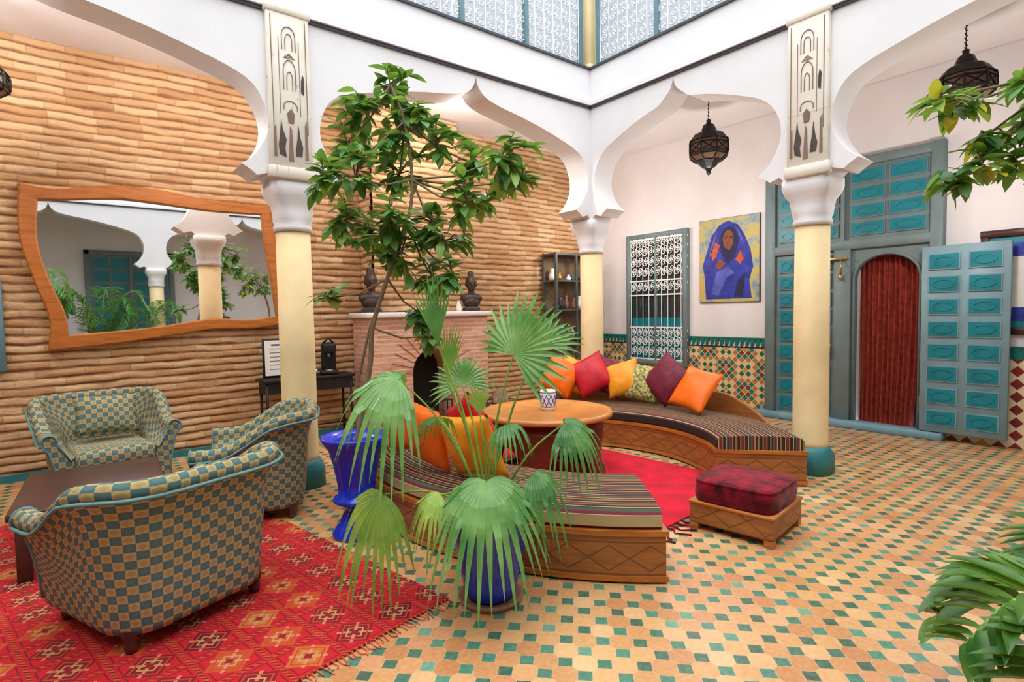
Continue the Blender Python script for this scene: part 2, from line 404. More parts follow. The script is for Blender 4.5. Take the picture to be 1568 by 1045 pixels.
# ---------------------------------------------------------------- outer walls, ceilings
BH=.085
def relief(b,x0,x1,z0,z1,dx,amp,seed):
    nz=7; rows=[]; nx=int((x1-x0)/dx); tot=int((z1-z0)/BH*nz)
    zz=[]
    for i in range(tot+1):
        z=z0+(z1-z0)*i/tot; zz.append(z); j=math.floor(z/BH+1e-6); f=z/BH-j; pr=1-abs(2*f-1)**3.2
        row=[]
        for k in range(nx+1):
            x=x0+(x1-x0)*k/nx
            q=noise.noise(Vector((x*3.1,j*5.7,seed))); q2=noise.noise(Vector((x*9,z*14,seed+5)))
            row.append((x,-(amp*pr*(.8+.9*q)+.01*q2),z+.03*noise.noise(Vector((x*.8,z*.7,seed)))+.016*noise.noise(Vector((x*4,j*1.9,seed)))))
        rows.append(row)
    b.grid(rows,smooth=True,uvs=lambda i,j:(x0+(x1-x0)*j/nx+seed*3,zz[i]))
b=MB().M('brick'); b.T=Matrix.Translation((0,WN,0))
relief(b,WW,WE,0,4.55,.05,.03,1.0)
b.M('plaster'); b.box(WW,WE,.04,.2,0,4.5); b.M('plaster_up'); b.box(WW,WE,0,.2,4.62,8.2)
b.build('wall_north',recalc=False)
b=MB().M('plaster_in'); b.T=frame((WE,0,0),(0,-1),(1,0))
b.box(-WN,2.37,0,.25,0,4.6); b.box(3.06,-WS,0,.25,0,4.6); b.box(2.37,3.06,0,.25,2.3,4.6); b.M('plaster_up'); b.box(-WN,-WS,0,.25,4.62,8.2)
b.M('soot_and_shade'); b.box(2.3,3.1,.25,.3,0,2.4); b.build('wall_east')  # dark sheet behind the curtain, its colour standing in for the doorway's shade
b=MB().M('plaster'); b.box(WW,WE,WS-.2,WS,0,8.2); b.build('wall_south')
b=MB().M('plaster'); b.box(WW-.2,WW,WS,WN,0,8.2); b.build('wall_west')
def slab(nm,x0,x1,y0,y1,z0=4.4,z1=4.68,k='plaster_in'):
    b=MB().M(k); b.box(x0,x1,y0,y1,z0,z1); b.build(nm)
slab('ceiling_north',WW,WE,TH,WN-.01); slab('ceiling_east',TH,WE-.01,CS-TH,TH); slab('ceiling_south',WW,WE,WS+.01,CS-TH); slab('ceiling_west',WW+.01,CW-TH,CS-TH,TH)
# ---------------------------------------------------------------- upper railings
def scroll(b,cx,cz,r,fx=1,fz=1,t=.006,y=0,turns=1.4,n=14):
    pts=[]
    for i in range(n):
        q=i/(n-1); a=2*pi*turns*q; rr=r*(1-.82*q); pts.append((cx+fx*rr*math.cos(a),y,cz+fz*rr*math.sin(a)))
    b.tube(pts,t,4,False)
def railing(name,T,L):
    b=MB(); b.T=T; b.M('tealpost')
    for z in (FT+.06,5.85): b.box(.14,L,-.02,.02,z-.015,z+.015)
    x=.17
    while x<L:
        b.box(x-.028,x+.028,-.028,.028,FT+.025,5.95); x+=.93
    b.M('black'); b.box(.14,L,-.015,.015,FT+.12,FT+.135)
    b.M('rail_iron'); x=.2
    while x<L:
        b.tube([(x,0,FT+.06),(x,0,5.85)],.008,4,False)
        for r in range(5):
            cz=FT+.2+r*.215
            scroll(b,x+.06,cz,.055,1,1,.009); scroll(b,x+.095,cz+.105,.05,-1,-1,.009)
        x+=.15
    b.build(name,recalc=False,merge=False)
railing('balcony_railing',TN,7.7); railing('balcony_railing',TE,6.6)
for (x,y) in [(0,0),(CW,0),(0,CS),(CW,CS)]:
    b=MB().M('cream'); b.box(-.09,.09,-.09,.09,FT+.03,6.6,.01,1); b.box(-.12,.12,-.12,.12,FT+.026,FT+.13,.01,1); b.box(-.12,.12,-.12,.12,6.6,6.68,.01,1); b.build('corner_post',(x,y,0))

# ---------------------------------------------------------------- east wall dressing
TEW=frame((WE,0,0),(0,-1),(1,0))
b=MB(); b.T=TEW; b.M('dado'); b.box(-WN+.04,1.17,-.02,0,0,.98); b.M('dblack'); b.box(-WN+.04,1.17,-.022,0,.98,1.0)
b.M('dgreen'); b.box(-WN+.04,1.17,-.024,0,1.11,1.14)
x=-WN+.05
while x<1.1:
    b.poly([(x,1.0),(x+.03,1.0),(x+.03,1.03),(x+.05,1.03),(x+.05,1.07),(x+.065,1.07),(x+.065,1.11),(x,1.11)],-.022,0); x+=.085
b.M('dado2'); b.box(3.31,-WS,-.02,0,0,.98); b.M('dgreen'); b.box(3.31,-WS,-.024,0,.98,1.12)
b.build('trim_tile_dado')
b=MB(); b.T=frame((0,WN,0),(1,0),(0,1)); b.M('tealbase'); b.box(WW,-2.6,-.07,-.03,0,.07); b.build('baseboard_north')

b=MB(); b.T=TEW; b.M('doorgrey')
X0,X1,Z0,Z1=-1.43,-.15,.62,2.93
for (a,c,e,f,q) in [(X0,X0+.08,Z0,Z1,.09),(X1-.08,X1,Z0,Z1,.09),(X0+.01,X1-.01,Z0+.002,Z0+.08,.084),(X0+.01,X1-.01,Z1-.08,Z1-.002,.084),((X0+X1)/2-.02,(X0+X1)/2+.02,Z0+.01,Z1-.01,.08)]: b.box(a,c,-q,-.001,e,f,.005,1)
b.M('glassd'); b.box(X0+.02,X1-.02,-.03,-.002,Z0+.02,Z1-.02)
b.M('doorteal'); b.box(X0+.1,X1-.1,-.036,-.031,Z0+.1,1.45)
b.M('white_iron')
for z in (Z0+.1,1.28,1.85,2.1,Z1-.1): b.box(X0+.08,X1-.08,-.075,-.06,z-.012,z+.012)
x=X0+.1
while x<X1-.08:
    b.tube([(x,-.068,Z0+.08),(x,-.068,Z1-.08)],.008,4,False)
    for z in (.82,1.0,1.16,1.96,2.22,2.4,2.58,2.74):
        scroll(b,x+.05,z,.06,1,1,.009,-.068); scroll(b,x+.08,z+.08,.055,-1,-1,.009,-.068)
    x+=.1325
b.build('window_1')

b=MB(); b.T=TEW; X0,X1,Z0,Z1=.06,1.07,1.69,3.0
n=N('painted_canvas'); f=n.noise(n.obj(),5,5,.7); M['canvas']=n.fin(n.ramp(f,[(.32,sr(110,130,145)),(.45,sr(150,162,160)),(.53,sr(190,176,100)),(.7,sr(205,162,60))]),.6)
M['pblue']=basic('paint_blue',sr(40,50,150),.6,var=.5,scale=10); M['pdark']=basic('paint_navy',sr(24,24,74),.6,var=.3,scale=10)
M['pskin']=basic('paint_brown',sr(130,70,45),.6,var=.3,scale=12); M['porange']=basic('paint_orange',sr(190,85,45),.6,var=.3,scale=12); M['plav']=basic('paint_lavender',sr(84,92,180),.6,var=.3)
b.M('darkwood'); b.box(X0,X1,-.035,-.0005,Z0,Z1); b.M('canvas'); b.box(X0+.005,X1-.005,-.04,-.034,Z0+.005,Z1-.005)
def pp(key,pts,e): b.M(key); b.poly([(X0+p[0]*(X1-X0),Z0+p[1]*(Z1-Z0)) for p in pts],-.04-e,-.038)
pp('pblue',[(.12,.04),(.1,.3),(.06,.45),(.14,.62),(.22,.8),(.35,.92),(.5,.96),(.66,.9),(.76,.78),(.86,.6),(.9,.4),(.84,.25),(.88,.04)],.003)
pp('pdark',[(.4,.55),(.34,.75),(.42,.86),(.52,.9),(.62,.85),(.68,.72),(.6,.52),(.5,.45)],.005)
pp('pskin',[(.43,.66),(.41,.76),(.46,.84),(.53,.85),(.59,.79),(.58,.68),(.52,.61)],.007)
pp('pdark',[(.44,.76),(.48,.775),(.48,.76),(.44,.748)],.009); pp('pdark',[(.53,.775),(.57,.77),(.57,.755),(.53,.76)],.009); pp('crimson',[(.48,.665),(.54,.67),(.51,.65)],.009)
pp('porange',[(.2,.6),(.28,.72),(.36,.68),(.3,.55),(.24,.5)],.006); pp('porange',[(.62,.5),(.7,.6),(.76,.5),(.7,.44)],.006)
pp('pskin',[(.28,.44),(.36,.52),(.46,.46),(.36,.38)],.007)
pp('plav',[(.22,.1),(.3,.36),(.5,.42),(.66,.3),(.6,.34),(.48,.3),(.34,.08)],.005); pp('pdark',[(.6,.06),(.66,.25),(.78,.34),(.74,.06)],.005)
pp('plav',[(.16,.5),(.2,.66),(.3,.84),(.27,.7)],.006); pp('plav',[(.78,.62),(.7,.8),(.6,.9),(.72,.72)],.006)
b.build('painting')

def panels(b,x0,x1,z0,z1,c,r,y,gap=.035,fr='doorgrey'):
    w=(x1-x0)/c; h=(z1-z0)/r
    for i in range(c):
        for j in range(r):
            a0=x0+i*w+gap;a1=x0+(i+1)*w-gap;c0=z0+j*h+gap;c1=z0+(j+1)*h-gap
            b.M(fr); b.box(a0-.014,a1+.014,y-.014,y,c0-.014,c1+.014)
            b.M('doorteal'); b.box(a0,a1,y-.019,y,c0,c1)
            cx,cz=(a0+a1)/2,(c0+c1)/2
            o=[(cx+(a1-a0)*.38*math.cos(t),cz+(c1-c0)*.34*math.sin(t)) for t in [2*pi*k/18 for k in range(18)]]
            i_=[(cx+(p[0]-cx)*.86,cz+(p[1]-cz)*.8) for p in o]
            b.grid([[(p[0],y-.019,p[1]) for p in o],[(p[0],y-.026,p[1]) for p in o],[(p[0],y-.026,p[1]) for p in i_],[(p[0],y-.019,p[1]) for p in i_]],closeu=True,smooth=False)
b=MB(); b.T=TEW; b.M('doorgrey')
cx=2.715; hw=.345
arch=[(2.37,0)]+[(2.37,1.95)]+[(cx-hw*math.cos(t),1.95+.28*math.sin(t)) for t in [pi*k/12 for k in range(1,12)]]+[(3.06,1.95),(3.06,0)]
b.poly([(1.19,0)]+arch+[(3.3,0),(3.3,3.5),(1.19,3.5)],-.06,-.001)
for (a,c,e,f,q) in [(1.19,1.33,0,3.5,.12),(3.17,3.3,0,3.5,.12),(1.2,3.29,3.38,3.49,.114),(1.2,3.29,2.33,2.45,.114),(2.12,2.32,.01,2.34,.108)]: b.box(a,c,-q,-.05,e,f,.008,1)
b.box(2.2,2.24,-.105,-.05,2.44,3.39)
panels(b,1.36,2.1,.12,2.3,3,9,-.065); panels(b,1.36,2.18,2.48,3.36,3,4,-.065); panels(b,2.28,3.15,2.48,3.36,2,4,-.065)
b.M('dooredge'); b.box(1.1,3.35,-.22,-.001,0,.09,.01,1)
rim=[(2.35,.09)]+[(2.35,1.95)]+[(cx-(hw+.02)*math.cos(t),1.95+.30*math.sin(t)) for t in [pi*k/16 for k in range(1,16)]]+[(3.08,1.95),(3.08,.09)]
b.M('doorgrey'); b.tube([(p[0],-.065,p[1]) for p in rim],.018,6)
b.M('brass'); b.box(2.0,2.3,-.15,-.12,2.2,2.23,.004,1); b.tube([(2.22,-.15,2.2),(2.24,-.18,2.1),(2.22,-.15,2.0)],.012,6); b.ell((2.22,-.14,1.97),(.03,.02,.04),8); b.ell((2.05,-.14,2.215),(.02,.03,.03),8); b.tube([(2.1,-.1,1.1),(2.1,-.15,1.1),(2.1,-.15,.95),(2.1,-.1,.95)],.01,6)
b.build('door_1')
b=MB(); b.T=TEW; b.M('leafgrey'); b.box(3.12,3.92,-.19,-.14,.1,2.27,.006,1)
panels(b,3.15,3.89,.14,2.22,2,8,-.19,.05,'leafgrey')
b.M('steel'); b.tube([(3.115,-.14,.3),(3.115,-.14,.5)],.015,6); b.tube([(3.115,-.14,1.8),(3.115,-.14,2.0)],.015,6)
b.build('door_leaf')
b=MB(); b.T=TEW; b.M('curtain'); rows=[]
for i in range(30):
    z=.03+2.2*i/29; rows.append([(2.38+.67*k/70*(1-.12*(1-i/29)**2),.09+.035*math.sin(k*1.0+z*.8)*(1-.3*i/29)+.012*math.sin(k*.37+z*3),z) for k in range(71)])
b.grid(rows); b.M('brass'); b.tube([(2.37,.09,2.24),(3.06,.09,2.24)],.012,8); b.build('curtain',recalc=False)
b=MB(); b.T=TEW; b.M('darkwood')
for (a,c,e,f,q) in [(3.62,4.6,2.32,2.40,.05),(3.62,4.6,1.25,1.33,.05),(3.625,3.70,1.26,2.39,.046),(4.52,4.595,1.26,2.39,.046)]: b.box(a,c,-q,-.001,e,f,.006,1)
b.M('doorteal'); b.box(3.7,4.52,-.02,-.002,1.33,2.32); b.M('pblue'); b.box(3.76,4.46,-.024,-.019,1.4,2.25); b.M('paper'); b.box(3.86,4.36,-.027,-.023,1.55,2.1); b.build('framed_picture')
b=MB(); b.T=frame((0,WS,0),(-1,0),(0,-1)); b.M('doorgrey'); b.box(3.3,5.3,-.06,-.001,0,3.4); 
for (a,c,e,f) in [(3.3,3.42,0,3.4),(5.18,5.3,0,3.4),(3.31,5.29,3.28,3.39),(4.26,4.34,0,3.3)]: b.box(a,c,-.1,-.05,e,f,.006,1)
panels(b,3.45,4.25,.1,3.25,2,9,-.06); panels(b,4.35,5.15,.1,3.25,2,9,-.06); b.build('door_2')

# ---------------------------------------------------------------- mirror (north wall)
TNW=frame((0,WN-.05,0),(1,0),(0,1))
out=[(-5.93,2.95),(-5.65,2.92),(-5.2,3.01),(-4.78,3.02),(-4.25,2.96),(-3.6,2.96),(-3.55,2.6),(-3.50,2.05),(-3.44,1.50),(-3.85,1.45),(-4.25,1.46),(-4.78,1.39),(-5.26,1.33),(-5.78,1.29),(-5.76,1.62),(-5.86,2.0),(-5.95,2.45)]
def sharp(P,corners,n=5):
    k=len(P); o=[]
    for i in range(k):
        a,b_,c,d=[Vector((*P[(i+q)%k],0)) for q in (-1,0,1,2)]
        if i in corners: a=b_
        if (i+1)%k in corners: d=c
        for s in range(n):
            t=s/n; v=.5*((2*b_)+(c-a)*t+(2*a-5*b_+4*c-d)*t*t+(3*b_-a-3*c+d)*t**3); o.append((v.x,v.y))
    return o
inn=[(-5.79,2.79),(-5.55,2.82),(-5.15,2.87),(-4.78,2.86),(-4.25,2.83),(-3.70,2.84),(-3.68,2.55),(-3.62,2.05),(-3.57,1.60),(-3.9,1.56),(-4.3,1.58),(-4.78,1.51),(-5.2,1.47),(-5.61,1.44),(-5.63,1.68),(-5.74,2.02),(-5.81,2.4)]
oc=sharp(out,(0,5,8,13)); ic=sharp(inn,(0,5,8,13))
b=MB(); b.T=TNW; b.M('orangewood'); rows=[]
for i in range(len(oc)):
    (x,z),(u,w)=oc[i],ic[i]
    rows.append([(x,.03,z),(x,-.05,z),(x*.9+u*.1,-.065,z*.9+w*.1),(x*.1+u*.9,-.065,z*.1+w*.9),(u,-.05,w),(u,.0,w)])
b.grid(rows,closev=True,smooth=False); b.M('mirror'); b.poly(ic,-.025,.0); b.build('wall_mirror')
b=MB(); b.T=TNW; b.M('tealpost'); b.box(-7.2,-6.10,-.06,.0,1.1,2.0,.01,1); b.M('paper'); b.box(-7.12,-6.19,-.065,-.01,1.18,1.92); b.build('framed_panel')

# ---------------------------------------------------------------- fireplace
b=MB(); b.M('brickf'); fx=-1.62; y0,y1=1.5,WN-.04
r=.33; zs=.78
ar=[(fx-r,0),(fx-r,zs)]+[(fx-r*math.cos(t),zs+r*math.sin(t)) for t in [pi*k/14 for k in range(1,14)]]+[(fx+r,zs),(fx+r,0)]
b.poly([(-2.56,0)]+ar+[(-.68,0),(-.68,1.55),(-2.56,1.55)],y0,y1-.02)
for k in range(15):
    a=pi*(k+.5)/15; ca,sa=math.cos(a),math.sin(a); w=.026
    q=[(fx+ca*.34-sa*w,zs+sa*.34+ca*w),(fx+ca*.34+sa*w,zs+sa*.34-ca*w),(fx+ca*.66+sa*w*1.9,zs+sa*.66-ca*w*1.9),(fx+ca*.66-sa*w*1.9,zs+sa*.66+ca*w*1.9)]
    b.poly(q,y0-.018,y0)
b.M('plaster_in'); b.box(-2.62,-.62,y0-.06,y1-.02,1.55,1.62,.01,1)
b.M('soot_and_shade'); b.box(fx-r-.02,fx+r+.02,y1-.1,y1-.05,0,1.2)
b.M('brick')
b.T=Matrix.Translation((0,1.72,0)); relief(b,-2.38,-1.02,1.62,4.38,.05,.03,3.0)
b.T=frame((-1.02,1.72,0),(0,1),(-1,0)); relief(b,0,.34,1.62,4.38,.05,.03,4.0)
b.T=frame((-2.38,1.72,0),(0,1),(1,0)); relief(b,0,.34,1.62,4.38,.05,.03,5.0)
b.T=Matrix.Identity(4)
b.M('bark')
for k in range(3): b.tube([(fx-.25,1.75+.08*k,.07+.03*k),(fx+.22,1.72+.1*k,.08+.03*k)],.05,8)
b.M('black')
for k in range(9): b.tube([(fx-.3+.075*k,1.53,0),(fx-.3+.075*k,1.53,.35)],.008,5)
b.tube([(fx-.32,1.53,.35),(fx+.32,1.53,.35)],.01,5)
b.build('fireplace',recalc=False)
b=MB().M('black')
for k in range(12):
    a=2*pi*k/12; b.tube([(.2*math.cos(a),.2*math.sin(a),0),(.24*math.cos(a),.24*math.sin(a),.3)],.008,5)
for rr,z in ((.2,.01),(.22,.15),(.24,.3)): b.tube([(rr*math.cos(2*pi*k/24),rr*math.sin(2*pi*k/24),z) for k in range(25)],.008,5)
b.lathe([(.2,.012),(0,.012)],24)
b.M('bark')
for k in range(5): b.tube([(-.1+.05*k,-.08,.08+.05*(k%2)),(-.06+.04*k,.1,.4+.04*(k%3))],.04,8)
b.build('log_basket',(-.72,1.12,0))

def bust(loc,rz):
    b=MB().M('bronze')
    b.box(-.11,.11,-.09,.09,0,.05,.01,1)
    b.ell((0,0,.12),(.12,.085,.09)); b.ell((0,.0,.17),(.15,.075,.07)); b.tube([(0,0,.15),(0,-.005,.3)],[.05,.042],12)
    b.ell((0,-.01,.36),(.068,.082,.1),14); b.ell((0,.03,.39),(.075,.08,.09)); b.ell((0,.05,.49),(.045,.045,.045))
    b.ell((0,-.095,.35),(.014,.02,.03),8); b.ell((0,-.088,.31),(.028,.014,.012),8); b.ell((0,-.075,.285),(.025,.02,.02),8)
    for s in (-1,1): b.ell((s*.028,-.083,.375),(.016,.01,.008),8); b.ell((s*.07,.0,.355),(.012,.022,.035),8); b.ell((s*.03,-.08,.39),(.022,.012,.006),8)
    o=b.build('carved_head_bust',loc,rz); md=o.modifiers.new('r','REMESH'); md.mode='VOXEL'; md.voxel_size=.006; md.use_smooth_shade=True; o.scale=(1.12,1.12,1.12); return o
bust((-.88,1.62,1.622),-.5); bust((-2.47,1.62,1.622),-.3)
b=MB().M('paper'); b.lathe([(0,0),(.035,0),(.045,.04),(.03,.1),(.02,.13),(.028,.15),(0,.15)],16); b.build('small_vase',(-1.15,1.55,1.621))
b=MB().M('brass'); b.lathe([(0,0),(.04,0),(.015,.03),(.015,.12),(.03,.14),(0,.14)],16); b.M('paper'); b.lathe([(.014,.14),(.014,.26),(0,.26)],12); b.build('candlestick',(-1.35,1.53,1.621))

# ---------------------------------------------------------------- glass cabinet
b=MB(); X0,X1,Y0,Y1=.9,1.9,1.68,2.03; b.M('cabinet')
for x in (X0,X1-.04):
    for y in (Y0,Y1-.04): b.box(x,x+.04,y,y+.04,0,2.6)
b.box((X0+X1)/2-.02,(X0+X1)/2+.02,Y0,Y0+.03,0,2.6)
for z in (.1,.6,1.1,1.6,2.1,2.56): b.box(X0+.001,X1-.001,Y0+.001,Y1-.001,z,z+.028)
b.M('cabback'); b.box(X0+.01,X1-.01,Y1-.012,Y1-.003,.01,2.58)
its=['paper','terra','tealbase','brass','terra','glassd','paper']
for z in (.13,.63,1.13,1.63,2.13):
    for k in range(6):
        b.M(its[(k*3+int(z*10))%7]); h=U(.1,.26); w=U(.03,.055)
        b.lathe([(0,z),(w,z),(w*1.2,z+h*.4),(w*.5,z+h*.8),(w*.7,z+h),(0,z+h)],12,X0+.12+k*.155,U(1.8,1.92))
b.build('display_cabinet')

# ---------------------------------------------------------------- console table + objects
b=MB().M('black'); b.box(-3.85,-2.72,1.62,1.98,.80,.84,.006,1)
for x in (-3.8,-2.77):
    for y in (1.66,1.94): b.tube([(x,y,0),(x,y,.8)],.016,8)
for x in (-3.8,-2.77): b.tube([(x,1.66,.2),(x,1.94,.2)],.012,6)
b.box(-3.82,-2.75,1.65,1.96,.66,.8); b.tube([(-3.8,1.8,.2),(-2.77,1.8,.2)],.012,6)
b.build('console_table')
b=MB(); b.M('black'); b.box(-.19,.19,-.012,.012,0,.48,.004,1); b.M('paper'); b.box(-.165,.165,-.016,-.008,.025,.455)
b.M('greyline')
for k in range(6): b.box(-.11,.11-.02*(k%3),-.018,-.015,.35-.05*k,.357-.05*k)
b.box(-.09,.09,-.018,-.015,.39,.41); b.build('framed_certificate',(-3.6,1.84,.845),-.1)
b=MB().M('black'); b.box(-.11,.11,-.15,.15,0,.05,.01,1); b.box(-.09,.09,.0,.15,.03,.36,.03,3); b.box(-.09,.09,-.14,.15,.27,.4,.035,3); b.M('steel'); b.tube([(0,-.08,.28),(0,-.08,.22)],.02,10); b.lathe([(.05,.05),(.05,.06),(0,.06)],16,0,-.08); b.M('black'); b.tube([(-.06,.02,.4),(0,-.05,.46),(.06,.02,.4)],.012,8); b.build('coffee_machine',(-3.0,1.8,.842),-.3)
b=MB().M('paper')
for k,(x,y) in enumerate([(0,0),(.14,.05),(.07,-.09)]): b.lathe([(0,0),(.03,0),(.055,.04),(.06,.07),(.052,.07),(.03,.02),(0,.02)],16,x,y)
b.build('sugar_bowls',(-3.35,1.75,.842))

# ---------------------------------------------------------------- armchairs
def armchair(loc,rz,sc=1.08,sz=1.04):
    b=MB(); b.T=Matrix.Diagonal((sc,sc,sz,1)); b.M('fabric')
    P=[]
    def ad(x,y,nx,ny): P.append((x,y,nx,ny))
    for k in range(8): ad(.36,.36-.52*k/8,1,0)
    for k in range(9): a=-pi/2*k/8; ad(.18+.18*math.cos(a),-.16+.2*math.sin(a),math.cos(a),math.sin(a))
    for k in range(1,8): ad(.18-.36*k/8,-.36,0,-1)
    for k in range(9): a=-pi/2-pi/2*k/8; ad(-.18+.18*math.cos(a),-.16+.2*math.sin(a),math.cos(a),math.sin(a))
    for k in range(1,9): ad(-.36,-.16+.52*k/8,-1,0)
    rows=[];ls=0;lens=[];secper=None;pipe=[]
    for i,(x,y,nx,ny) in enumerate(P):
        if i: ls+=math.hypot(x-P[i-1][0],y-P[i-1][1])
        lens.append(ls)
        t=max(0,min(1,(.22-y)/.5)); t=t*t*(3-2*t); h=.60+.22*t; fl=.07+.02*t; rr=.05-.008*t
        S=[(-.01,.09),(0,.12),(.01,.25),(fl*.45,h-.22),(fl*.8,h-.12)]
        cx_,cz_=fl-.02,h-rr
        for q in range(9): a=-.5+ (pi+.9)*q/8; S.append((cx_+rr*math.cos(a),cz_+rr*math.sin(a)))
        S+=[(-.07,h-.2),(-.10,.42),(-.10,.3),(-.09,.09)]
        rows.append([(x+nx*o,y+ny*o,z) for o,z in S]); pipe.append(Vector((x+nx*(fl+.034),y+ny*(fl+.034),h-rr-.03)))
        if secper is None or i==16:
            sp=[0]
            for q in range(1,len(S)): sp.append(sp[-1]+math.hypot(S[q][0]-S[q-1][0],S[q][1]-S[q-1][1]))
            secper=sp
    sp=secper+[secper[-1]+.1]
    b.grid(rows,closeu=True,uvs=lambda i,j:(lens[min(i,len(lens)-1)],sp[j]))
    for r in (rows[0],rows[-1]):
        tri=geometry.tessellate_polygon([[Vector((p[0],p[2],0)) for p in r]]); b.add(r,[list(t) for t in tri],smooth=False)
    b.box(-.28,.28,-.3,.37,.10,.31,.02,2)
    b.box(-.265,.265,-.26,.41,.30,.45,.055,4)
    b.M('piping'); b.tube([tuple(p) for p in pipe],.009,6)
    for s,r in ((1,rows[0]),(-1,rows[-1])):
        b.tube([(p[0],p[1]+.004,p[2]) for p in r[1:-1]],.007,5)
    b.M('darkwood')
    for x in (-.29,.29):
        for y in (-.27,.3): b.lathe([(0,0),(.022,0),(.03,.03),(.024,.05),(.036,.08),(.036,.11)],12,x,y)
    return b.build('armchair',loc,rz)
armchair((-5.23,-1.74,.014),math.radians(22),1.12,1.04)
armchair((-4.44,-.42,.002),math.radians(70),1.04,1.04)
armchair((-5.38,.88,.002),math.radians(-172),1.08,1.12)

def pillow_mesh(b,w,h,t):
    n=14
    for sgn in (1,-1):
        rows=[]
        for i in range(n+1):
            v=-1+2*i/n; row=[]
            for j in range(n+1):
                u=-1+2*j/n
                x=w/2*u*(1-.07*(1-v*v)*abs(u)); z=h/2*v*(1-.07*(1-u*u)*abs(v))
                th=t/2*max(0,(1-abs(u)**2.6))**.6*max(0,(1-abs(v)**2.6))**.6
                th+=.016*noise.noise(Vector((u*2.3,v*2.3,w*9)))*(1-u*u)*(1-v*v)
                row.append((x,sgn*th,z))
            rows.append(row)
        b.grid(rows)
def pillow(key,pos,yaw,lean=.3,roll=0,w=.46,h=.46,t=.17,name='throw_pillow'):
    b=MB().M(key); pillow_mesh(b,w,h,t)
    o=b.build(name,pos); o.rotation_mode='YXZ'; o.rotation_euler=(-lean,roll,yaw); return o
pillow('fabric',(-5.37,.90,.74),math.radians(8),.35,.05,.48,.36,.16)

b=MB().M('darkwood'); b.box(-.42,.40,-.55,.55,.385,.43,.008,2); b.box(-.35,.33,-.5,.5,.33,.385)
for x in (-.35,.33):
    for y in (-.5,.5): b.box(x-.035,x+.035,y-.035,y+.035,0,.385,.004,1)
b.build('coffee_table',(-5.49,-.36,.014),math.radians(-3))

b=MB().M('rug'); b.box(-1.4,1.4,-1.75,1.75,0,.012)
b.M('fringe')
for s in (-1,1):
    for k in range(110):
        x=-1.39+2.78*k/109; b.tube([(x,s*1.75,.008),(x+U(-.01,.01),s*(1.79),.006),(x+U(-.02,.02),s*U(1.8,1.83),.004)],.0035,4,False)
b.build('kilim_rug',(-5.70,-1.24,.001),math.radians(11),merge=False)
b=MB().M('redcarpet'); b.box(-.95,.95,-1.3,1.3,0,.012); b.M('velvet')
for k in range(26):
    x=-.93+1.86*k/25; b.tube([(x,-1.3,.01),(x+U(-.03,.03),-1.36,.012),(x+U(-.05,.05),-1.4,.008),(x+U(-.07,.07),-U(1.44,1.5),.006)],[.006,.01,.005,.007],5,False)
b.build('crimson_carpet',(-1.80,-1.52,.001),math.radians(4),merge=False)

# ---------------------------------------------------------------- curved banquettes
def arcs(b,C,prof,a0,a1,mode,n=48,z0=0):
    a0,a1=math.radians(a0),math.radians(a1); rows=[]; rm=sum(p[0] for p in prof)/len(prof)
    for i in range(n+1):
        a=a0+(a1-a0)*i/n; rows.append([(C[0]+r*math.cos(a),C[1]+r*math.sin(a),z) for r,z in prof])
    al=abs(a1-a0)*rm/n; k=len(prof)
    if mode=='ra': uv=lambda i,j:(prof[j%k][0],i*al)
    else: uv=lambda i,j:(i*al*(prof[j%k][0]/rm),prof[j%k][1])
    b.grid(rows,closeu=True,uvs=uv,smooth=False)
    for r in (rows[0],rows[-1]):
        tri=geometry.tessellate_polygon([[Vector((p[0],p[1],0)) for p in prof]]); b.add(r,[list(t) for t in tri],{q:[(prof[v][0],prof[v][1]) for v in t] for q,t in enumerate(tri)},smooth=False)
def banq(name,C,ri,ro,a0,a1,back=None):
    b=MB().M('carved')
    arcs(b,C,[(ri,.014),(ro,.014),(ro,.30),(ri,.30)],a0,a1,'az')
    b.M('orangewood'); arcs(b,C,[(ri-.012,.285),(ro+.012,.285),(ro+.012,.315),(ri-.012,.315)],a0-.4,a1+.4,'az')
    arcs(b,C,[(ri-.01,0.014),(ro+.01,0.014),(ro+.01,.045),(ri-.01,.045)],a0-.3,a1+.3,'az')
    b.M('stripe'); r0,r1=ri+.01,ro-.01
    arcs(b,C,[(r0+.02,.315),(r1-.02,.315),(r1,.335),(r1,.40),(r1-.035,.43),(r1-.25,.442),(r0+.25,.442),(r0+.035,.43),(r0,.40),(r0,.335)],a0+.5,a1-.5,'ra')
    if back:
        b.M('carved'); n=30; rows=[]; A0,A1=math.radians(back[0]),math.radians(back[1])
        for i in range(n+1):
            t=i/n; a=A0+(A1-A0)*t; h=.34+.3*min(1,t/.25)**.7
            rows.append([(C[0]+r*math.cos(a),C[1]+r*math.sin(a),z) for r,z in ((ro-.0,.1),(ro+.04,.1),(ro+.04,h),(ro,h))])
        b.grid(rows,closeu=True,smooth=False,cap=True)
    return b.build(name)
CA=(-1.93,-1.52); CB=(-1.54,-1.58)
banq('curved_sofa',CA,1.33,2.10,-48,48,(-30,48)); banq('curved_sofa',CB,1.46,2.25,138,232)
def ringp(key,C,r,ang,z,lean=.3,roll=0,w=.46,h=.46,t=.17):
    a=math.radians(ang); pillow(key,(C[0]+r*math.cos(a),C[1]+r*math.sin(a),z),a-pi/2,lean,roll,w,h,t)
for key,ang,r,roll,w,z,ln in [('orange',49,1.82,.5,.46,.77,.3),('yellor',43,1.92,.3,.46,.76,.3),('crimson',37,1.82,-.5,.48,.79,.35),('maroon',31,1.91,.35,.46,.77,.3),('yellor',24.5,1.84,-.3,.44,.75,.35),('olive',17,1.84,.12,.46,.71,.35),('maroon',7,1.82,.6,.5,.78,.4),('orange',-6,1.78,.15,.52,.70,.6)]:
    ringp(key,CA,r,ang,z,ln,roll,w,w)
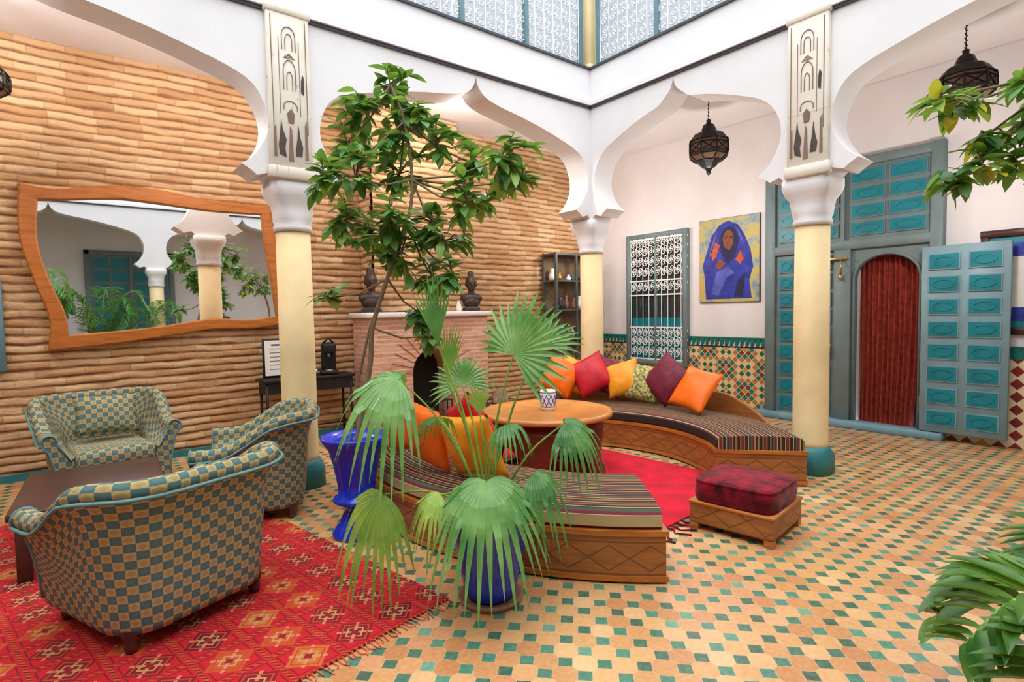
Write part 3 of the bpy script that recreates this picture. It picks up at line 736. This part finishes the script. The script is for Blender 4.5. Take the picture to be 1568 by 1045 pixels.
for key,ang,r,roll,w,z,ln in [('olive',160,2.04,.2,.46,.71,.2),('orange',171,2.06,.3,.50,.74,.2),('orange',184,2.04,-.15,.50,.71,.25),('yellor',197,2.02,.12,.48,.69,.35),('crimson',185,1.62,.5,.46,.72,.4),('maroon',146,2.0,.2,.44,.7,.3)]:
    ringp(key,CB,r,ang,z,ln,roll,w,w)

b=MB().M('tablewood'); b.lathe([(0,.55),(.60,.55),(.645,.56),(.65,.585),(.64,.605),(.60,.61),(.59,.603),(.02,.603),(0,.603)],64)
b.M('redwood'); rows=[]; n=96
for i in range(n):
    a=2*pi*i/n; q=abs(((i/n*5)%1)-.5)*2; zb=.02 if q>.75 else .02+.30*math.sqrt(max(0,1-(q/.75)**2))
    c,s=math.cos(a),math.sin(a)
    rows.append([(.50*c,.50*s,zb),(.54*c,.54*s,zb),(.56*c,.56*s,.46),(.50*c,.50*s,.55),(.46*c,.46*s,.55),(.46*c,.46*s,zb)])
b.grid(rows,closeu=True,closev=True,smooth=False); b.lathe([(.43,.0),(.57,.0),(.57,.03),(.43,.03),(.43,0)],48); b.build('round_table',(-1.9,-1.18,.014))
b=MB().M('paper'); b.lathe([(0,0),(.06,0),(.068,.02),(.078,.19),(.072,.20),(.064,.19),(.055,.03),(0,.03)],24)
b.M('blueglaze')
for z in (.03,.17): b.lathe([(.0735 if z>.1 else .066,z),(.079 if z>.1 else .072,z+.008),(.078 if z>.1 else .071,z+.012)],24)
for k in range(10):
    a=2*pi*k/10
    for s in (-1,1): b.tube([(.070*math.cos(a),.070*math.sin(a),.045),(.0735*math.cos(a+s*.3),.0735*math.sin(a+s*.3),.10),(.077*math.cos(a),.077*math.sin(a),.155)],.004,4)
b.build('ceramic_vase',(-1.90,-1.20,.6175))

b=MB().M('carved'); b.box(-.29,.29,-.29,.29,.05,.2)
b.M('orangewood'); b.box(-.3,.3,-.3,.3,.19,.21,.004,1)
for x in (-.26,.26):
    for y in (-.26,.26): b.box(x-.03,x+.03,y-.03,y+.03,0,.06)
b.M('velvet')
rows=[]
for i in range(17):
    t=i/16; z=.212+.15*t; k=1-.06*abs(2*t-1)**2.5; rr=[]
    for j in range(64):
        a=2*pi*j/64; c,s=math.cos(a),math.sin(a); e=7; q=(abs(c)**e+abs(s)**e)**(-1/e)*.29*k
        q+=.006*noise.noise(Vector((c*6,s*6,t*3))); rr.append((q*c,q*s,z))
    rows.append(rr)
top=rows[-1]
for k in (.9,.7,.45,.2,.01):
    rows.append([(p[0]*k,p[1]*k,.362+.022*(1-k)**.5+.006*noise.noise(Vector((p[0]*k*14,p[1]*k*14,1)))) for p in top])
b.grid(rows,closeu=True)
for z,q in ((.225,.277),(.355,.277)): b.tube([((abs(math.cos(a))**7+abs(math.sin(a))**7)**(-1/7)*q*math.cos(a),(abs(math.cos(a))**7+abs(math.sin(a))**7)**(-1/7)*q*math.sin(a),z) for a in [2*pi*k/48 for k in range(49)]],.010,6)
b.build('ottoman',(-1.77,-3.20,.0),math.radians(8))

# ---------------------------------------------------------------- plants
RZ=math.radians(-38.2)
def leaf(b,p,d,nr,L,W,bend=.25,fold=.15):
    d=d.normalized(); s=d.cross(nr)
    if s.length<1e-3: s=Vector((1,0,0))
    s.normalize(); nr=s.cross(d).normalized(); rows=[]
    for t,w in ((0,.05),(.15,.6),(.35,.95),(.55,1),(.8,.65),(1,.02)):
        c=p+d*(L*t)-nr*(bend*L*t*t); rows.append([tuple(c-s*W*w*.5+nr*W*fold*w),tuple(c),tuple(c+s*W*w*.5+nr*W*fold*w)])
    b.grid(rows)
def rv():
    while True:
        v=Vector((U(-1,1),U(-1,1),U(-1,1)))
        if v.length<=1: return v
def cluster(b,c,rad,n,L,keys,wr=.46):
    c=Vector(c)
    nt=max(3,n//7)
    for k in range(nt):
        e=c+rv()*rad*.95+Vector((0,0,rad*.1)); b.M('bark'); b.tube([tuple(c),tuple((c+e)/2+Vector((0,0,.03))),tuple(e)],[.006,.005,.003],4,False)
        dd=(e-c).normalized() if (e-c).length>1e-3 else Vector((0,0,1))
        for q in range(8):
            a=2*pi*q/8+U(-.4,.4); side=Vector((math.cos(a),math.sin(a),U(-.6,.3)))
            d=(side+dd*.6).normalized(); b.M(random.choice(keys))
            leaf(b,e-dd*U(0,.12),d,Vector((U(-.3,.3),U(-.3,.3),1)),L*U(.75,1.15),L*wr,U(.1,.5),.08)
def pot_urn(b):
    b.M('blueglaze'); b.lathe([(0,0),(.175,0),(.185,.02),(.18,.035),(.13,.10),(.09,.19),(.10,.22),(.15,.245),(.17,.26),(.165,.28),(.13,.30),(.135,.38),(.16,.52),(.19,.63),(.235,.70),(.245,.725),(.225,.73),(.175,.66),(.16,.62)],40)
    b.M('soil'); b.lathe([(.175,.65),(0,.66)],24)
b=MB(); pot_urn(b); mp=.00462
trunk=[(.0,0,.6),(.06,.02,.95),(.12,.03,1.25),(.15,.0,1.5),(.27,-.02,1.85),(.42,0,2.25),(.46,.02,2.55),(.42,.0,2.95),(.33,0,3.2)]
b.M('bark'); b.tube([tuple(p) for p in catmull(trunk,4)],[.022-.014*i/32 for i in range(33)],8)
b.tube([(.02,.05,.6),(-.02,.1,1.0),(.1,.12,1.5),(.25,.15,1.9)],[.016,.013,.010,.007],6)
cl=[(592,130,42),(555,170,48),(630,170,48),(595,205,50),(525,215,38),(500,275,36),(555,285,48),(665,215,36),(715,240,34),(765,262,44),(795,285,30),(715,320,40),(740,295,30),(520,330,40),(600,345,46),(660,345,40),(610,390,44),(650,425,44),(690,425,28),(575,390,30),(625,480,34),(500,455,18),(600,255,40),(640,520,24),(680,375,28),(545,350,34)]
for (u,v,r) in cl:
    c=Vector(((u-528)*mp,U(-.25,.25),1.6+(481-v)*mp)); t=min(trunk,key=lambda p:(Vector(p)-c+Vector((0,0,-.15))).length)
    b.M('bark'); b.tube([t,tuple((Vector(t)+c)/2+Vector((0,0,-.04))),tuple(c)],[.009,.007,.005],5,False)
    cluster(b,c,r*mp*1.04,int(46*r/40)+4,.138,['leaf','leaf','leaf','leaf2'],.46)
b.build('potted_citrus_tree',(-4.0,-1.45,0),RZ,recalc=False)

def fan(b,hub,ax,nr,Rd,droop=.3,spread=2.2,n=24,split=.54):
    hub=Vector(hub); ax=Vector(ax).normalized(); nr=Vector(nr); s=ax.cross(nr).normalized(); nr=s.cross(ax).normalized()
    da=2*spread/n
    for i in range(n):
        a=-spread+da*(i+.5); d=ax*math.cos(a)+s*math.sin(a); q=nr.cross(d).normalized(); Ls=Rd*(1-.25*(abs(a)/spread)**2)*U(.92,1.05); rows=[]
        fl=U(.7,1.3)
        for t in (.02,.2,.38,split,.66,.8,.92,1):
            w=Ls*t*math.tan(da/2)*1.08 if t<=split else Ls*split*math.tan(da/2)*1.08*((1-t)/(1-split))**.75
            g=droop*(fl if t>split else 1)*Ls*(t**2.6)
            c=hub+d*(Ls*t*(1-.12*droop*t))+Vector((0,0,-g))-nr*(.05*Ls*t*t)
            rows.append([tuple(c-q*w+nr*w*.4),tuple(c),tuple(c+q*w+nr*w*.4)])
        b.grid(rows,smooth=False)
def fanplant(b,crown,leaves):
    for (hub,ax,nr,Rd,dr,sp,key) in leaves:
        h=Vector(hub); c=Vector(crown)+Vector((U(-.04,.04),U(-.04,.04),0)); mid=(c+h)/2+Vector((0,0,.12*(h-c).length)); 
        b.M('leaf2'); b.tube([tuple(p) for p in catmull([c,mid,h],5)],[.009-.0005*k for k in range(11)],6)
        b.M(key); fan(b,h,ax,nr,Rd,dr,sp,n=max(10,int(24*sp/2.1)))
b=MB(); b.M('blueglaze')
pr=[(0,.03),(.13,.03)]
for k in range(24):
    z=.05+.44*k/23; pr.append((.135+.085*(k/23)**.8+(.004 if k%2 else -.002),z))
pr+=[(.235,.51),(.24,.54),(.225,.55),(.205,.5),(.2,.46)]
b.lathe(pr,40); b.M('soil'); b.lathe([(.205,.49),(0,.5)],24); b.M('terra'); b.lathe([(0,0),(.17,0),(.185,.03),(.175,.035),(.16,.02),(0,.02)],32)
L=[((.15,.05,1.36),(.45,-.10,.75),(-.45,-.75,.45),.42,.1,1.95,'palm'),
   ((-.14,.1,1.19),(-.1,.2,.7),(0,-.8,.6),.23,.2,2.0,'palm'),
   ((-.47,-.02,1.24),(-.70,-.25,.0),(.2,-.5,.9),.42,1.0,1.9,'palm'),
   ((.0,-.24,.74),(.05,-.55,-.25),(0,-.5,.85),.41,1.0,2.2,'palm'),
   ((.42,-.05,.99),(.6,-.25,.0),(-.1,-.5,.9),.27,1.1,1.9,'palmd'),
   ((-.55,-.12,.64),(-.35,-.3,-.4),(.3,-.6,.8),.34,1.1,1.6,'leaf2'),
   ((-.26,0,1.42),(-.1,0,1),(-.1,-.9,.1),.42,.05,.36,'palmd'),
   ((-.22,.04,1.22),(.1,0,1),(-.1,-.9,.1),.36,.05,.30,'leaf2'),
   ((.10,-.12,1.0),(.3,-.6,.2),(0,-.3,1),.20,1.0,1.6,'palmd'),
   ((.24,-.15,.74),(.6,-.5,-.1),(-.1,-.5,1),.26,1.1,1.6,'palmd'),
   ((-.28,.2,.98),(-.6,.5,.1),(0,0,1),.24,.8,1.5,'palmd'),
   ((-.24,-.2,.66),(-.6,-.5,-.1),(.1,-.4,1),.22,1.1,1.4,'leaf2'),
   ((.32,.2,1.40),(.7,.2,.7),(-.1,-.9,.1),.28,.2,1.1,'palmd'),
   ((-.04,.05,1.02),(-.1,-.1,1),(0,-.9,.3),.24,.2,.5,'leaf2')]
fanplant(b,(0,0,.5),L); b.build('potted_fan_palm',(-3.80,-2.82,0),RZ,recalc=False)

b=MB(); pot_urn(b); tr=[(0,0,.6),(-.05,0,1.1),(-.1,.05,1.7),(-.3,.05,2.2),(-.55,.02,2.5)]
b.M('bark'); b.tube([tuple(p) for p in catmull(tr,4)],[.03-.001*i for i in range(17)],8)
mp2=2.5/850
for (u,v,r) in [(1420,165,22),(1470,165,26),(1530,150,26),(1500,215,28),(1555,205,28),(1545,255,26),(1480,262,20),(1450,285,14),(1600,180,45),(1620,260,50),(1680,120,60),(1700,240,60),(1760,180,60)]:
    c=Vector(((u-784)*mp2-3.0,U(-.1,.15),1.6+(465-v)*mp2)); b.M('bark'); b.tube([tr[3] if u>1560 else (-.55,.02,2.5),tuple((c+Vector(tr[4]))/2+Vector((0,0,.05))),tuple(c)],[.010,.007,.004],5,False)
    cluster(b,c,r*mp2*1.2,int(20*r/26)+7,.125,['leaf2','leaf2','leaf','leaf','leafy'] if u<1520 else ['leaf2','leaf'],.38)
b.build('potted_citrus_tree',(-1.72,-5.25,0),RZ,recalc=False)

def pinnate(b,pts,n,L,W,droop=.4,key='palm'):
    P=catmull(pts,8); b.M('leaf2'); b.tube([tuple(p) for p in P],[.009*(1-.7*i/len(P)) for i in range(len(P))],5)
    b.M(key)
    for i in range(n):
        t=.22+.78*i/(n-1); k=min(int(t*(len(P)-1)),len(P)-2); p=P[k]; d=(P[k+1]-P[k]).normalized(); s=d.cross(Vector((0,0,1))).normalized()
        ll=L*math.sin(pi*(.15+.8*t))**.6
        for sg in (-1,1): leaf(b,p,(s*sg+d*.7+Vector((0,0,.15))),Vector((0,0,1)),ll,W,droop,.25)
def palm(loc,nf,key='palm',L=.28,W=.03,rz=0,seedang=0,pot='blueglaze',reach=.8,up=.6,name='potted_palm'):
    b=MB(); b.M(pot); b.lathe([(0,0),(.14,0),(.2,.38),(.22,.42),(.2,.43),(.17,.36)],32); b.M('soil'); b.lathe([(.18,.38),(0,.39)],20)
    for k in range(nf):
        a=seedang+2*pi*k/nf+U(-.2,.2); e=U(.8,1.1)*reach; hz=up*U(.7,1.2); c,s=math.cos(a),math.sin(a)
        pinnate(b,[(0,0,.38),(c*e*.3,s*e*.3,.38+hz*.75),(c*e*.7,s*e*.7,.38+hz),(c*e,s*e,.38+hz*.75)],16,L,W,.35,key)
    b.build(name,loc,rz,recalc=False)
b=MB(); b.M('terra'); b.lathe([(0,0),(.16,0),(.2,.3),(.21,.34),(.19,.35),(.17,.3)],32); b.M('soil'); b.lathe([(.18,.31),(0,.32)],20)
for k in range(11):
    a=pi+(-1.9+.42*k)+U(-.08,.08); c,s=math.cos(a),math.sin(a); e=.62*U(.9,1.1); hz=.42*U(.7,1.1)
    P=catmull([(0,0,.32),(c*e*.35,s*e*.35,.32+hz*.8),(c*e*.75,s*e*.75,.32+hz),(c*e,s*e,.30+hz*.7)],8)
    b.M('leaf2'); b.tube([tuple(p) for p in P],.008,5); b.M('strap')
    for i in range(13):
        t=.3+.7*i/12; q=min(int(t*(len(P)-1)),len(P)-2); p=P[q]; d=(P[q+1]-P[q]).normalized(); sd=d.cross(Vector((0,0,1))).normalized()
        for sg in (-1,1): leaf(b,p,sd*sg+d*.9+Vector((0,0,.45)),Vector((0,0,1)),.25*math.sin(pi*(.2+.7*t))**.5,.05,.2,.35)
b.build('potted_cycad',(-3.20,-5.32,0),RZ,recalc=False)
palm((-5.1,-6.3,0),10,'palmd',reach=.85,up=1.7,L=.4,W=.05)
palm((-6.3,-6.0,0),9,'palm',reach=.9,up=1.9,L=.4,W=.06,seedang=.5)
palm((-4.3,-6.2,0),9,'palmd',reach=.8,up=1.4,L=.36,W=.045,seedang=.2)
def balcplant(x,y):
    b=MB().M('terra'); b.box(-.3,.3,-.08,.08,0,.14,.01,1); b.M('soil'); b.box(-.28,.28,-.07,.07,.13,.145)
    for k in range(90):
        p=Vector((U(-.28,.28),U(-.06,.06),.14)); b.M(random.choice(['leaf','bark','palmd'])); leaf(b,p,Vector((U(-1,1),U(-1,1),U(.3,1.2))),Vector((0,0,1)),U(.12,.24),.03,.6)
    b.build('balcony_planter',(x,y,4.682),0 if abs(x)>.5 else pi/2,recalc=False)
balcplant(-.7,.36); balcplant(-1.3,.36); balcplant(-2.9,.36)
balcplant(.36,-1.9)

# ---------------------------------------------------------------- lanterns
def lantern(loc,top,s=1.0):
    b=MB(); b.T=Matrix.Scale(s,4); b.M('black')
    pf=[(.0,.42),(.035,.40),(.03,.36),(.075,.33),(.10,.27),(.10,.25),(.20,.20),(.265,.11)]
    pl=[(.265,.11),(.275,.06),(.275,-.06),(.26,-.10),(.17,-.17)]; pb=[(.17,-.17),(.09,-.25),(.05,-.27),(.03,-.31),(.035,-.33),(0,-.37)]
    b.lathe(pf,8,smooth=False); b.lathe(pb,8,smooth=False); b.M('amberglass'); b.lathe([(r*.96,z) for r,z in pl],8,smooth=False); b.M('black')
    for j in range(8):
        a=2*pi*j/8; a2=2*pi*(j+1)/8; b.tube([(r*math.cos(a),r*math.sin(a),z) for r,z in pl],.011,5)
        for q in (0,1,2,3,4): b.tube([(pl[q][0]*math.cos(a),pl[q][0]*math.sin(a),pl[q][1]),(pl[q][0]*math.cos(a2),pl[q][0]*math.sin(a2),pl[q][1])],.009,5)
        b.tube([(.27*math.cos(a),.27*math.sin(a),.06),(.27*math.cos(a2),.27*math.sin(a2),-.06)],.007,4); b.tube([(.27*math.cos(a),.27*math.sin(a),-.06),(.27*math.cos(a2),.27*math.sin(a2),.06)],.007,4)
    b.T=Matrix.Identity(4); z=.40*s
    while loc[2]+z<top-.001:
        b.tube([(.012,0,z),(.0,.012,z+.03),(-.012,0,z),(0,-.012,z-.005)],.004,4,False); b.tube([(0,0,z),(0,0,min(z+.05,top-loc[2]))],.005,4,False); z+=.045
    b.lathe([(0,top-loc[2]),(.06,top-loc[2]),(.04,top-loc[2]-.03),(0,top-loc[2]-.035)],16)
    b.build('hanging_lantern',loc,.2,recalc=False)
lantern((1.2,-1.02,3.72),4.4,.95); lantern((1.2,-3.74,3.66),4.4,.85); lantern((-6.08,1.1,3.6),4.4,.7)

# ---------------------------------------------------------------- light
w=bpy.data.worlds.new('World'); scene.world=w; w.use_nodes=True
bg=w.node_tree.nodes['Background']; bg.inputs[0].default_value=(.94,.97,1,1); bg.inputs[1].default_value=2.85
def light(name,t,loc,e,col,size=.1,rot=(0,0,0)):
    l=bpy.data.lights.new(name,t); l.energy=e; l.color=col
    if t=='SUN': l.angle=size
    else: l.shadow_soft_size=size
    o=bpy.data.objects.new(name,l); COL.objects.link(o); o.location=loc; o.rotation_euler=rot; return o
light('sun','SUN',(0,0,10),1.1,(1,.98,.95),1.0,(math.radians(14),math.radians(-12),0))
for k,(x,y,z,e) in enumerate([(1.2,-1.02,2.8,46),(1.2,-3.74,2.8,46),(-6.4,.6,4.0,62),(-4.4,.5,4.0,50),(-1.6,.6,4.0,62),(1.2,1.0,2.8,40)]):
    light('gallery_fill','POINT',(x,y,z),e,(1,.95,.90),.12)  # fill points added to brighten the galleries; no fixture at any of them

# ---------------------------------------------------------------- camera
cam=bpy.data.cameras.new('camera'); co=bpy.data.objects.new('camera',cam); COL.objects.link(co); scene.camera=co
cam.sensor_width=36; cam.lens=850/1568*36; cam.clip_start=.05
yaw=math.radians(51.8); p=math.radians(3.03); rl=math.radians(1.03)
f=Vector((math.cos(yaw)*math.cos(p),math.sin(yaw)*math.cos(p),-math.sin(p))); r=Vector((math.sin(yaw),-math.cos(yaw),0)); u=r.cross(f)
r2=r*math.cos(rl)-u*math.sin(rl); u2=r2.cross(f)
m=Matrix(((r2.x,u2.x,-f.x,0),(r2.y,u2.y,-f.y,0),(r2.z,u2.z,-f.z,0),(0,0,0,1))); co.matrix_world=Matrix.Translation((-5.56,-5.29,1.6))@m
